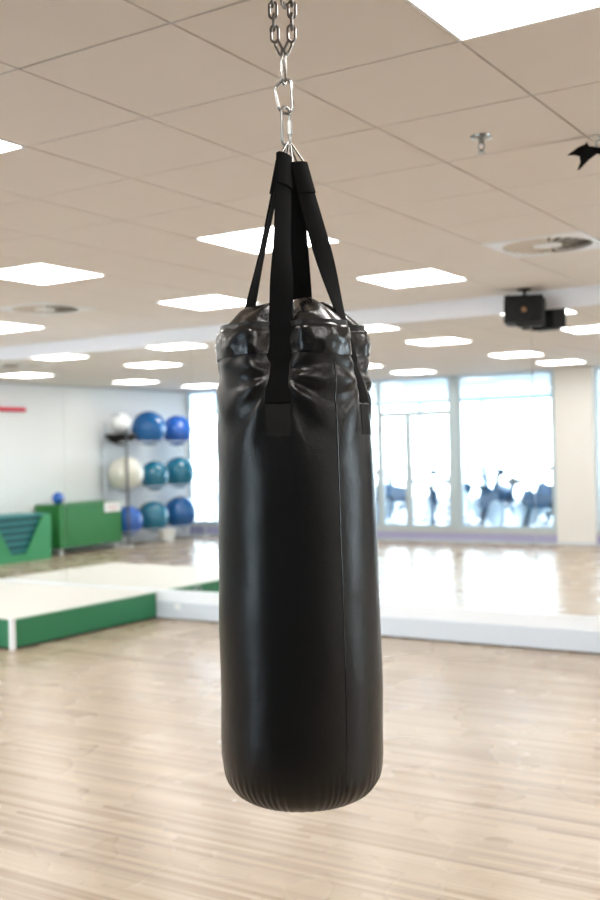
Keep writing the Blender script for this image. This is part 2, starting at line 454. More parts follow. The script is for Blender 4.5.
def vent():
    t = thing('ceiling_vent', '', 'air vent', (0, 0, CH), 0, 'round swirl ceiling vents')
    h = T/2-0.002; n = 48; R = 0.265
    bm = bmesh.new()      # square plate with a round hole
    out = []
    inn = []
    for i in range(n):
        a = 2*PI*i/n; cx, cy = math.cos(a), math.sin(a); k = h/max(abs(cx), abs(cy))
        out.append((cx*k, cy*k)); inn.append((cx*R, cy*R))
    vo = [bm.verts.new((*p, -0.004)) for p in out]; vi = [bm.verts.new((*p, -0.006)) for p in inn]; vu = [bm.verts.new((*p, 0.02)) for p in inn]
    vt = [bm.verts.new((*p, 0.004)) for p in out]
    for i in range(n):
        j = (i+1) % n
        bm.faces.new((vo[i], vo[j], vi[j], vi[i])); bm.faces.new((vi[i], vi[j], vu[j], vu[i])); bm.faces.new((vt[i], vt[j], vo[j], vo[i]))
    obj('plate', bm, M_white, t)
    bm = bmesh.new()      # plenum seen between the blades
    lathe(bm, [(R-0.002, 0.018), (R-0.002, 0.14), (0, 0.14)], 40)
    obj('plenum', bm, M_void, t, smooth=True)
    bm = bmesh.new(); lathe(bm, [(0, -0.006), (0.085, -0.006), (0.09, 0.0), (0.085, 0.006), (0, 0.006)], 32)
    obj('hub', bm, M_white, t, smooth=True)
    bm = bmesh.new(); nb = 24
    for k in range(nb):   # swirl blades, pitched
        a = 2*PI*k/nb
        pts = []
        for r in (0.086, R-0.003):
            wd = 0.25*r
            for s, z in ((-1, -0.004), (1, 0.006)):
                aa = a + s*0.5*wd/r*0.9
                pts.append((r*math.cos(aa), r*math.sin(aa), z))
        lo = [bm.verts.new(p) for p in pts]; up = [bm.verts.new((p[0], p[1], p[2]+0.0015)) for p in pts]
        q = (0, 1, 3, 2)
        bm.faces.new([lo[i] for i in q]); bm.faces.new([up[i] for i in q][::-1])
        for i in range(4): bm.faces.new((lo[q[i]], up[q[i]], up[q[(i+1) % 4]], lo[q[(i+1) % 4]]))
    obj('blades', bm, mat('vent_blade', (0.62, 0.55, 0.46), 0.5), t)
    return t
v0 = vent(); VL = {-10.57: 'round swirl vent in the ceiling nearest the left wall', -6.37: 'round swirl vent in the ceiling at the left edge of the photo',
                   -2.17: 'round swirl vent in the ceiling above the black speaker', 2.03: 'round swirl vent in the ceiling, out of view at the right'}
first = True
for x in VX:
    o = v0 if first else copy_tree(v0); first = False
    o.location = (x, VY[0], CH); o['label'] = VL[x]

def sprinkler(x, y, label):
    t = thing('sprinkler', label, 'sprinkler', (x, y, CH), 0, 'ceiling sprinklers')
    bm = bmesh.new(); lathe(bm, [(0, 0), (0.042, 0), (0.040, -0.006), (0.022, -0.012), (0.014, -0.012), (0, -0.012)], 28)
    obj('escutcheon', bm, M_zinc, t, smooth=True)
    bm = bmesh.new(); cyl(bm, (0, 0, -0.012), (0, 0, -0.03), 0.011, 14)
    for s in (-1, 1): tube(bm, [(s*0.009, 0, -0.028), (s*0.013, 0, -0.042), (s*0.004, 0, -0.056)], 0.003, n=8)
    cyl(bm, (0, 0, -0.052), (0, 0, -0.060), 0.006, 10)
    obj('head', bm, M_zinc, t, smooth=True)
    bm = bmesh.new(); lathe(bm, [(0, -0.060), (0.016, -0.061), (0.016, -0.063), (0, -0.063)], 18)
    obj('deflector', bm, M_zinc, t, smooth=True)
    return t
sprinkler(-1.60, 3.87, 'small chrome sprinkler head on the ceiling right of the straps')
sprinkler(-3.52, 5.40, 'small chrome sprinkler head on the ceiling behind the bag')
t = thing('smoke_detector', 'round white detector under the top right ceiling light', 'detector', (-0.93, 2.757, CH), 0)
mt = bpy.data.materials.new('translucent_white_plastic'); mt.use_nodes = True
nt_ = mt.node_tree; tl = nt_.nodes.new('ShaderNodeBsdfTranslucent'); tl.inputs[0].default_value = (0.95, 0.95, 0.95, 1)
mx_ = nt_.nodes.new('ShaderNodeMixShader'); mx_.inputs[0].default_value = 0.75
nt_.links.new(nt_.nodes['Principled BSDF'].outputs[0], mx_.inputs[1]); nt_.links.new(tl.outputs[0], mx_.inputs[2]); nt_.links.new(mx_.outputs[0], nt_.nodes['Material Output'].inputs[0])
bm = bmesh.new(); lathe(bm, [(0.055, -0.0005), (0.064, -0.001), (0.064, -0.010), (0.055, -0.026), (0.03, -0.034), (0, -0.034)], 36)
obj('housing', bm, mt, t, smooth=True)
bm = bmesh.new(); lathe(bm, [(0.018, -0.0345), (0.012, -0.040), (0, -0.040)], 20)
obj('sensor_cap', bm, mt, t, smooth=True)

# ------------------------------------------------------------ green corner platform
PH = 0.262; px0, px1, py0, py1 = -9.13, -6.80, 6.19, YM-0.05
t = thing('platform', 'low corner platform with green sides and cream top before the mirrors', 'platform', ((px0+px1)/2, (py0+py1)/2, 0))
def L(bm): bmesh.ops.translate(bm, verts=bm.verts, vec=(-(px0+px1)/2, -(py0+py1)/2, 0)); return bm
obj('side_panels', L(B(px0, px1, py0, py1, 0.02, PH-0.012)), M_green, t)
obj('kick_base', L(B(px0+0.01, px1-0.01, py0+0.01, py1-0.01, 0, 0.0195)), M_void, t)
obj('top_surface', L(B(px0-0.003, px1+0.003, py0-0.003, py1, PH-0.0115, PH)), M_cream, t, bevel=0.002)
bm = bmesh.new()
box(bm, px1-0.03, px1+0.008, py0-0.008, py0-0.0005, 0.0, PH-0.003); box(bm, px1+0.0005, px1+0.008, py0-0.0005, py0+0.028, 0.0, PH-0.003)
obj('corner_strip', L(bm), M_white, t, label='white corner protection strip')
obj('edge_nosing', L(B(px1+0.0035, px1+0.009, py0+0.03, py1, PH-0.014, PH-0.001)), mat('pale_green_edge', (0.45, 0.62, 0.50), 0.5), t)

# ------------------------------------------------------------ step cabinet by the left wall
def w2l(cx, cy):
    def f(bm): bmesh.ops.translate(bm, verts=bm.verts, vec=(-cx, -cy, 0)); return bm
    return f
y0, y1 = RV(12.09), RV(10.75); xf, xb = -12.35, -13.04; zt = zc(-0.905)
t = thing('step_cabinet', 'green floor cabinet with a V-shaped opening holding teal steps', 'cabinet', ((xf+xb)/2, (y0+y1)/2, 0))
L = w2l((xf+xb)/2, (y0+y1)/2)
ya, yb, yc, yd = RV(11.92), RV(10.92), RV(11.27), RV(11.57)
bm = prism(bmesh.new(), [(y0, 0), (y1, 0), (y1, zt), (yb, zt), (yc, zc(-1.48)), (yd, zc(-1.48)), (ya, zt), (y0, zt)], 'X', xf-0.02, xf)
obj('front_panel', L(bm), M_green3, t)
obj('side_panel', L(B(xb, xf-0.021, y0, y0+0.02, 0, zt)), M_green3, t)
obj('side_panel', L(B(xb, xf-0.021, y1-0.02, y1, 0, zt)), M_green3, t)
obj('bottom_panel', L(B(xb, xf-0.021, y0+0.021, y1-0.021, 0.06, 0.08)), M_green3, t)
obj('back_panel', L(B(xb, xb+0.015, y0+0.021, y1-0.021, 0.081, zt)), M_green3, t)
names = ['bottom of the stack', 'second from the bottom of the stack', 'third from the bottom of the stack', 'third from the top of the stack', 'second from the top of the stack', 'topmost of the stack']
for k in range(6):
    z = 0.081+k*0.104
    last = k == 5
    e = 0.028
    s = thing('aerobic_step', 'teal aerobic step in the V-front cabinet, %s' % names[k], 'aerobic step', ((xf+xb)/2, (y0+y1)/2, z), 0, 'teal aerobic steps in the cabinet')
    hx, hy = (xf-xb)/2-0.03, (y1-y0)/2-e
    bm = prism(bmesh.new(), [(-hy+0.015, 0), (hy-0.015, 0), (hy-0.03, 0.075), (-hy+0.03, 0.075)], 'X', -hx+0.02, hx-0.025)
    obj('base', bm, mat('dark_teal_base', (0.008, 0.10, 0.11), 0.5), s)
    obj('deck', B(-hx+0.005, hx-0.002, -hy, hy, 0.0755, 0.1035), M_teal, s, bevel=0.008)
t['label'] = 'green floor cabinet with a V-shaped opening holding stacked teal steps'

# ------------------------------------------------------------ green cart on wheels
y0, y1 = RV(13.90), RV(12.42); xf, xb = -12.5, -13.05; z0, z1 = zc(-1.49), zc(-0.79)
cx, cy = (xf+xb)/2, (y0+y1)/2; L = w2l(cx, cy)
t = thing('storage_cart', 'tall plain green storage cart on white castors beside the ball rack', 'cart', (cx, cy, 0))
bm = bmesh.new()
obj('body', L(B(xb, xf, y0, y1, z0, z1-0.02)), M_green2, t, bevel=0.006)
obj('lid', L(B(xb-0.0, xf+0.006, y0-0.004, y1+0.004, z1-0.019, z1)), M_green2, t, bevel=0.003)
for sx in (xb+0.08, xf-0.08):
    for sy in (y0+0.09, y1-0.09):
        bm = bmesh.new(); cyl(bm, (sx-0.015, sy, 0.04), (sx+0.015, sy, 0.04), 0.04, 18)
        wlo = obj('castor', L(bm), M_white, t, smooth=True)
        bm = bmesh.new(); box(bm, sx-0.025, sx-0.0165, sy-0.02, sy+0.02, 0.03, z0-0.001); box(bm, sx+0.0165, sx+0.025, sy-0.02, sy+0.02, 0.03, z0-0.001); box(bm, sx-0.025, sx+0.025, sy-0.02, sy+0.02, z0-0.012, z0-0.001)
        obj('fork', L(bm), M_white, wlo)
bm = B(xf+0.0075, xf+0.010, RV(13.87), RV(13.46), zc(-0.97), zc(-0.80))
sg = obj('paper_sign', L(bm), mat('white_paper', (0.85, 0.85, 0.85), 0.6), t)
bm = bmesh.new(); box(bm, xf+0.0105, xf+0.0115, RV(13.78), RV(13.54), zc(-0.90), zc(-0.88)); box(bm, xf+0.0105, xf+0.0115, RV(13.74), RV(13.58), zc(-0.94), zc(-0.925))
obj('print', L(bm), mat('faded_red_print', (0.7, 0.45, 0.42), 0.6), sg)
bm = bmesh.new(); sphere(bm, (0, 0, 0.10), 0.10)
o = obj('small_ball', bm, M_ballroyal, smooth=True, loc=(-12.70, RV(12.60), z1))
tag(o, 'small blue ball lying on top of the green storage cart', 'ball')

# ------------------------------------------------------------ exercise ball rack
ry0, ry1 = RV(16.10), RV(13.95); rxf, rxb = -12.40, -12.90
t = thing('ball_rack', 'three-tier metal rack full of exercise balls by the left wall', 'rack', ((rxf+rxb)/2, (ry0+ry1)/2, 0))
L = w2l((rxf+rxb)/2, (ry0+ry1)/2)
RZ = [zc(-1.34), zc(-0.58), zc(0.22)]
for y, nm in ((ry1, 0), (ry0, 1)):
    for x in (rxf, rxb):
        if nm == 1 and x == rxf: topz = RZ[2]+0.02
        else: topz = zc(0.55) if x == rxb else zc(0.42)
        bm = bmesh.new(); cyl(bm, (x, y, 0.03), (x, y, topz), 0.019, 14)
        obj('post', L(bm), M_rackdark if nm == 0 and x == rxf else M_rack, t, smooth=True)
for y in (ry0, (ry0+ry1)/2, ry1):
    bm = B(rxb-0.05, rxf+0.08, y-0.04, y+0.04, 0, 0.029)
    obj('foot', L(bm), M_white, t, bevel=0.004)
bm = bmesh.new(); box(bm, rxf-0.12, rxf+0.02, (ry0+ry1)/2-0.15, (ry0+ry1)/2+0.15, 0.03, RZ[0]-0.02)
obj('ballast_block', L(bm), M_cream, t, bevel=0.006)
for z in RZ:
    bm = bmesh.new()
    for x in (-12.65+0.2, -12.65-0.2): cyl(bm, (x, ry0, z-0.012), (x, ry1, z-0.012), 0.0135, 12)
    for y in (ry0, ry1): cyl(bm, (rxf, y, z-0.012), (rxb, y, z-0.012), 0.0125, 12)
    obj('shelf_rails', L(bm), M_rack, t, smooth=True)
def ex_ball(yv, tier, r, m, label):
    z = RZ[tier] + math.sqrt(r*r-0.2*0.2) - 0.004
    o = thing('exercise_ball', label, 'exercise ball', (-12.65, RV(yv), z), 0, 'exercise balls on the rack')
    bm = bmesh.new()
    prof = []
    N = 72
    for i in range(N+1):
        a = PI*i/N; rr = r*(1+0.0035*math.cos(a*26) if 0.35 < a < PI-0.35 else 1)
        prof.append((rr*math.sin(a) if 0 < i < N else 0, -rr*math.cos(a)))
    lathe(bm, prof, 48)
    sh = obj('shell', bm, m, o, smooth=True)
    bm = bmesh.new(); cyl(bm, (0, 0, r-0.001), (0, 0, r+0.004), 0.012, 14)
    obj('plug', bm, M_white, sh, smooth=True)
    o.rotation_euler = (random.uniform(0.3, 1.2), random.uniform(-.5, .5), random.uniform(0, 6))
    return o
ex_ball(14.84, 2, 0.312, M_ballblue, 'large blue exercise ball on the top shelf, left of the royal blue one')
ex_ball(15.64, 2, 0.285, M_ballroyal, 'royal blue exercise ball at the right end of the top shelf')
ex_ball(14.20, 1, 0.312, M_ballcream, 'cream exercise ball at the left of the middle shelf')
ex_ball(14.95, 1, 0.27, M_ballteal, 'teal-blue exercise ball in the centre of the middle shelf')
ex_ball(15.67, 1, 0.295, M_ballteal, 'teal-blue exercise ball at the right end of the middle shelf')
ex_ball(14.22, 0, 0.265, M_ballroyal, 'bright blue exercise ball on the bottom shelf beside the green cart')
ex_ball(14.90, 0, 0.285, M_ballteal, 'teal-blue exercise ball in the centre of the bottom shelf')
ex_ball(15.67, 0, 0.305, M_balldeep, 'deep blue exercise ball at the right end of the bottom shelf')
# half ball trainer lying dome down on the top shelf
o = thing('balance_trainer', 'black half-ball balance trainer lying dome down on the top shelf', 'balance trainer', (-12.65, RV(14.10), RZ[2]), 0)
bm = bmesh.new(); lathe(bm, [(0, -0.14), (0.10, -0.128), (0.20, -0.075), (0.255, -0.01), (0.27, 0.02), (0, 0.02)], 40)
bmesh.ops.translate(bm, verts=bm.verts, vec=(0, 0, 0.075)); obj('dome', bm, M_void, o, smooth=True)
bm = bmesh.new(); lathe(bm, [(0, 0.0955), (0.27, 0.0955), (0.285, 0.105), (0.285, 0.12), (0.27, 0.13), (0, 0.13)], 40)
obj('platform_disc', bm, M_black, o, smooth=True)
bm = bmesh.new(); sphere(bm, (0, 0, 0.19), 0.19)
tag(obj('play_ball', bm, M_ballwhite, smooth=True, loc=(-12.65, RV(14.10), RZ[2]+0.131)), 'white ball resting on the black balance trainer', 'ball')

# red bar on the left wall
t = thing('wall_bar', 'red padded bar fixed high on the white left wall', 'bar', (XL+0.06, RV(11.83), zc(0.76)))
bm = bmesh.new(); cyl(bm, (0, -0.42, 0), (0, 0.25, 0), 0.032, 16); obj('pad', bm, M_red, t, smooth=True)
bm = bmesh.new(); cyl(bm, (0, 0.251, 0), (0, 0.75, 0), 0.028, 16); obj('grip', bm, M_black, t, smooth=True)
for y in (-0.3, 0.6):
    obj('wall_bracket', B(-0.058, -0.02, y-0.02, y+0.02, -0.02, 0.02), M_rackdark, t)

# ------------------------------------------------------------ speaker under the ceiling at the mirrors
t = thing('speaker', 'black box loudspeaker hanging from the ceiling before the mirror head', 'speaker', (-2.93, 7.86, CH), math.radians(12))
bm = bmesh.new(); box(bm, -0.145, 0.145, -0.10, 0.10, -0.105, 0.105)
cab = obj('cabinet', bm, M_black, t, bevel=0.012)
cab.location = (0, 0, -0.165); cab.rotation_euler = (math.radians(-4), math.radians(2), 0)
bm = bmesh.new(); cyl(bm, (0.01, -0.102, -0.01), (0.01, -0.108, -0.01), 0.018, 20)
d = obj('tweeter', bm, M_brass, cab, smooth=True, label='small coppery speaker dome')
bm = bmesh.new(); lathe(bm, [(0.080, 0), (0.076, 0.003), (0.07, 0.0)], 32); bmesh.ops.rotate(bm, verts=bm.verts, matrix=Matrix.Rotation(PI/2, 3, 'X')); bmesh.ops.translate(bm, verts=bm.verts, vec=(0, -0.1015, -0.01))
obj('cone_surround', bm, M_void, cab, smooth=True)
bm = bmesh.new(); cyl(bm, (0, 0, 0), (0, 0, -0.012), 0.05, 20); cyl(bm, (0, 0, -0.012), (0, 0, -0.063), 0.012, 12)
obj('ceiling_bracket', bm, M_black, t, smooth=True)
bm = bmesh.new(); box(bm, -0.06, 0.12, -0.04, 0.09, -0.285, -0.272); obj('lower_bracket', bm, M_black, t)

# ------------------------------------------------------------ hanging strap end at the right edge
t = thing('hanging_strap', 'ragged black strap end hanging from the ceiling at the right edge', 'strap', (-1.255, 4.13, CH), YAW)
bm = bmesh.new()
# flap drawn as a small folded strip of webbing, torn at its left end
out = [(-0.095, -0.075), (-0.06, -0.052), (-0.03, -0.038), (-0.022, -0.028), (-0.012, -0.042), (0.05, -0.045), (0.09, -0.050), (0.09, -0.075), (0.03, -0.062), (-0.012, -0.095), (-0.052, -0.135), (-0.062, -0.137), (-0.05, -0.108), (-0.052, -0.085), (-0.07, -0.078)]
prism(bm, out, 'Y', -0.006, 0.006)
for v in bm.verts: v.co.y += 0.03*math.sin(v.co.x*30) 
obj('webbing', bm, M_web, t)
bm = bmesh.new(); tube(bm, [(0.02, 0.0, -0.044), (0.022, 0, -0.02), (0.045, 0, -0.012), (0.075, 0, -0.02), (0.078, 0, -0.046)], 0.005, n=8)
obj('buckle', bm, M_zinc, t, smooth=True)
bm = bmesh.new(); tube(bm, [(0.05, 0, -0.014), (0.05, 0, 0.0)], 0.004, n=8); cyl(bm, (0.05, 0, -0.003), (0.05, 0, 0), 0.02, 16)
obj('ceiling_hook', bm, M_zinc, t, smooth=True)

# ------------------------------------------------------------ exercise bikes beyond the glazing
def bike():
    t = thing('exercise_bike', '', 'exercise bike', (0, 0, 0), 0, 'exercise bikes beyond the glass')
    bm = bmesh.new()
    for x in (-0.55, 0.52): box(bm, x-0.035, x+0.035, -0.26, 0.26, 0.0, 0.06)
    box(bm, -0.55, 0.52, -0.03, 0.03, 0.05, 0.10)
    obj('base_frame', bm, M_white, t)
    bm = bmesh.new()
    tube(bm, [(-0.25, 0, 0.10), (-0.12, 0, 0.45), (-0.22, 0, 0.80)], 0.03); tube(bm, [(-0.13, 0, 0.45), (0.30, 0, 0.62), (0.38, 0, 0.95)], 0.03)
    tube(bm, [(0.30, 0, 0.62), (0.45, 0, 0.10)], 0.028)
    obj('main_frame', bm, M_bike, t, smooth=True)
    bm = bmesh.new(); lathe(bm, [(0, -0.02), (0.19, -0.02), (0.24, -0.03), (0.245, 0), (0.24, 0.03), (0.19, 0.02), (0, 0.02)], 32)
    bmesh.ops.rotate(bm, verts=bm.verts, matrix=Matrix.Rotation(PI/2, 3, 'X')); bmesh.ops.translate(bm, verts=bm.verts, vec=(0.42, 0.07, 0.36))
    obj('flywheel', bm, mat('pale_flywheel', (0.45, 0.52, 0.58), 0.3, 0.5), t, smooth=True)
    bm = bmesh.new(); prism(bm, [(-0.22, 0.44), (0.30, 0.46), (0.52, 0.60), (0.44, 0.80), (0.16, 0.70), (-0.16, 0.66)], 'Y', -0.07, 0.07)
    obj('frame_cover', bm, M_bikewheel, t, bevel=0.02)
    bm = bmesh.new(); prism(bm, [(-0.40, -0.11), (-0.40, 0.11), (-0.28, 0.09), (-0.08, 0.025), (-0.08, -0.025), (-0.28, -0.09)], 'Z', 0.80, 0.86)
    obj('saddle', bm, M_black, t, bevel=0.012)
    bm = bmesh.new()
    tube(bm, [(0.62, -0.10, 1.10), (0.60, -0.20, 1.0), (0.42, -0.22, 0.97), (0.38, 0, 0.95), (0.42, 0.22, 0.97), (0.60, 0.20, 1.0), (0.62, 0.10, 1.10)], 0.016)
    tube(bm, [(0.38, 0, 0.94), (0.50, 0, 1.12)], 0.012)
    obj('handlebar', bm, M_black, t, smooth=True)
    bm = bmesh.new(); box(bm, 0.47, 0.50, -0.07, 0.07, 1.08, 1.18); obj('console', bm, M_bike, t)
    for s in (-1, 1):
        bm = bmesh.new(); cyl(bm, (-0.03, s*0.03, 0.36), (-0.03, s*0.10, 0.36), 0.02, 10); box(bm, -0.045, -0.015, s*0.10-0.012, s*0.10+0.012, 0.36-0.17*max(s, 0)-0.02, 0.36+0.17*max(-s, 0)+0.02)
        box(bm, -0.075, 0.015, min(s*0.115, s*0.20), max(s*0.115, s*0.20), 0.36-s*0.17-0.012, 0.36-s*0.17+0.012)
        obj('pedal', bm, M_black, t)
    return t
bk = bike(); first = True
bspots = []
for r_, (yv, xs) in enumerate([(18.6, [-13.9, -10.1, -8.9, -7.75, -6.6]), (20.4, [-14.6, -10.5, -9.3, -8.1, -6.9]), (22.2, [-15.4, -11.3, -10.0, -8.8, -7.6])]):
    for x in xs: bspots.append((r_, x, RV(yv)))
rn = ['row nearest the glass', 'middle row', 'row farthest from the glass']
import collections
cnt = collections.Counter()
ordn = ['first', 'second', 'third', 'fourth', 'fifth', 'sixth', 'seventh']
for r_, x, y in bspots:
    o = bk if first else copy_tree(bk); first = False
    o.location = (x+random.uniform(-.08, .08), y, -0.002); o.rotation_euler = (0, 0, math.radians(random.choice((35, 60, 100, 130))+random.uniform(-8, 8)))
    o['label'] = 'exercise bike behind the glazing, %s from left in %s' % (ordn[cnt[r_]], rn[r_]); cnt[r_] += 1

# ------------------------------------------------------------ the punching bag
D = 2.40
fw = Vector((-math.sin(YAW), math.cos(YAW), 0)); rt = Vector((math.cos(YAW), math.sin(YAW), 0))
BP = fw*D + rt*(-0.0095)
ZBOT = HC-0.779
bag = thing('punching_bag', 'black vinyl punching bag hanging by four webbing straps', 'punching bag', (BP.x, BP.y, ZBOT), YAW)
def zb(v): k = max(0, min(1, (-0.3-v)/0.4)); return v-0.022*k*k*(3-2*k)+0.779
SA = [math.radians(a) for a in (-102, -23, 78, 157)]
def interp(tab, z):
    for (z0, a), (z1, b) in zip(tab, tab[1:]):
        if z <= z1:
            k = (z-z0)/(z1-z0); k = max(0, min(1, k)); return a+(b-a)*k
    return tab[-1][1]
PROF = [(-0.757, 0.0), (-0.7565, 0.05), (-0.7535, 0.10), (-0.745, 0.132), (-0.73, 0.154), (-0.71, 0.169), (-0.69, 0.1765), (-0.65, 0.1805), (-0.5, 0.181), (-0.3, 0.178), (-0.1, 0.1755), (0.0, 0.1735), (0.1, 0.1695), (0.15, 0.167), (0.20, 0.1635), (0.24, 0.1625), (0.275, 0.158), (0.30, 0.15)]
def dang(a, b): return (a-b+PI) % (2*PI)-PI
def sstep(a, b, x):
    k = max(0, min(1, (x-a)/(b-a))); return k*k*(3-2*k)
def surf_r(th, z):
    z = min(z, 0.27)
    z0_ = z
    r = interp(PROF, z)
    up = sstep(0.02, 0.20, z)
    d = min((abs(dang(th, s)), s) for s in SA)
    r += up*(0.0075*(1-math.exp(-(d[0]/0.5)**2)) )
    r -= 0.012*up*math.exp(-(d[0]/0.2)**2) + 0.034*sstep(0.11, 0.27, z)*math.exp(-(d[0]/0.27)**4)
    # folds fanning out from the foot of every strap
    for i, s in enumerate(SA):
        da = dang(th, s)*0.168; dz = z-0.155
        dist = math.hypot(da, dz)
        if dist > 0.34: continue
        phi = math.atan2(da, -dz)
        k = 1.0 if dz < 0.02 else math.exp(-((dz-0.02)/0.02)**2)
        wv = math.sin(8.5*phi+1.3*i+2.0*noise.noise((da*6, dz*6, i*3.1))) 
        wv = math.copysign(abs(wv)**0.75, wv)
        r += k*0.0085*wv*math.exp(-dist/0.075)*sstep(0.012, 0.05, dist)*(sstep(0.024, 0.048, abs(da)) if dz > -0.06 else 1-(1-sstep(0.024, 0.048, abs(da)))*sstep(-0.13, -0.06, dz))
    # bottom gathers
    lo = sstep(-0.62, -0.70, z) if False else (1-sstep(-0.75, -0.655, z))
    if lo > 0 and z > -0.752:
        ph = th*58+6*noise.noise((math.cos(th)*2, math.sin(th)*2, 0))
        am = 0.5+0.9*max(0, noise.noise((math.cos(th)*9, math.sin(th)*9, z*6+3))+0.2)
        r += 0.0021*lo*math.sin(ph)*am
    # loose filling: gentle dents
    p = Vector((math.cos(th)*0.17, math.sin(th)*0.17, z))
    r += 0.0028*noise.noise(p*7+Vector((3, 1, 5)))*sstep(-0.75, -0.6, z)
    r += 0.003*noise.noise(p*22)*sstep(0.02, 0.2, z)
    return r
def shell(zs, NT, rf, cap_bottom=False):
    bm = bmesh.new(); rings = []
    for z in zs:
        rings.append([bm.verts.new((rf(2*PI*i/NT, z)*math.cos(2*PI*i/NT), rf(2*PI*i/NT, z)*math.sin(2*PI*i/NT), zb(z))) for i in range(NT)])
    for a, b in zip(rings, rings[1:]):
        for i in range(NT): bm.faces.new((a[i], a[(i+1) % NT], b[(i+1) % NT], b[i]))
    if cap_bottom:
        v = bm.verts.new((0, 0, zb(-0.757)))
        for i in range(NT): bm.faces.new((v, rings[0][(i+1) % NT], rings[0][i]))
    return bm, rings
zs = [-0.7565, -0.755, -0.751, -0.746, -0.74, -0.733, -0.725, -0.716, -0.706, -0.695, -0.682, -0.668, -0.652, -0.634, -0.61]
z = -0.58
while z < 0.0: zs.append(z); z += 0.02
while z <= 0.275: zs.append(z); z += 0.0045
bm, rings = shell(zs, 480, surf_r, True)
body = obj('body', bm, M_leather, bag, smooth=True)
# rim band sewn round the top with the edges hanging free
def rim_bot(th): return 0.203 + 0.004*math.sin(3*th+1)+0.006*noise.noise((math.cos(th)*3, math.sin(th)*3, 1))
def rim_top(th):
    d = min(abs(dang(th, s)) for s in SA)
    return 0.262 + 0.006*(1-math.exp(-(d/0.3)**2)) + 0.007*noise.noise((math.cos(th)*4, math.sin(th)*4, 7))
NT = 400; bm = bmesh.new(); rows = []
K = 16
for k in range(K+1):
    f = k/K; row = []
    for i in range(NT):
        th = 2*PI*i/NT
        z = rim_bot(th)+(rim_top(th)-rim_bot(th))*f
        d = min(abs(dang(th, s)) for s in SA)
        r = surf_r(th, min(z, 0.27)) + 0.0035 + 0.004*math.sin(PI*f)*(1-math.exp(-(d/0.35)**2))
        p = Vector((math.cos(th)*0.17, math.sin(th)*0.17, z))
        r += 0.0030*noise.noise(p*34+Vector((9, 9, 9)))*math.sin(PI*min(1, f+0.15))
        if f > 0.85: r -= 0.006*((f-0.85)/0.15)**2
        row.append(bm.verts.new((r*math.cos(th), r*math.sin(th), zb(z))))
    rows.append(row)
inner = [bm.verts.new((v.co.x*0.975, v.co.y*0.975, v.co.z+0.001)) for v in rows[0]]
for a, b in zip([inner]+rows, rows):
    for i in range(NT): bm.faces.new((a[i], a[(i+1) % NT], b[(i+1) % NT], b[i]))
obj('rim_band', bm, M_gloss, bag, smooth=True)
# crumpled top
bm = bmesh.new(); rows2 = []; NR = 40
for k in range(NR):
    f = 1-k/NR; row = []
    for i in range(NT):
        th = 2*PI*i/NT
        r0 = surf_r(th, 0.27)-0.0015
        ztop = rim_top(th)-0.004
        d = min(abs(dang(th, s)) for s in SA)
        q = r0*f
        p = Vector((math.cos(th)*q, math.sin(th)*q, 0))
        h = 0.070*(1-f**2.8) - 0.016*math.exp(-(d/0.25)**2)*math.sin(PI*min(1, f))**1 
        rg = 1-abs(noise.noise(p*11+Vector((2.2, 5, 1))))*2
        h += (0.009*(rg-0.5) + 0.0025*noise.noise(p*30))*min(1, (1-f)*6)*1.0
        row.append(bm.verts.new((q*math.cos(th), q*math.sin(th), zb(ztop+h))))
    rows2.append(row)
for a, b in zip(rows2, rows2[1:]):
    for i in range(NT): bm.faces.new((a[i], a[(i+1) % NT], b[(i+1) % NT], b[i]))
bm.faces.new(rows2[-1])
obj('top_cover', bm, M_gloss, bag, smooth=True)
# side seam
def seam(th0, name):
    bm = bmesh.new(); pts = []
    z = -0.70
    while z < 0.20:
        th = th0; r = surf_r(th, z)+0.0004; pts.append((r*math.cos(th), r*math.sin(th), zb(z))); z += 0.012
    tube(bm, pts, 0.0011, n=6); obj(name, bm, M_gloss, bag, smooth=True)
seam(math.radians(-90+31), 'side_seam')
seam(math.radians(90+31), 'side_seam')

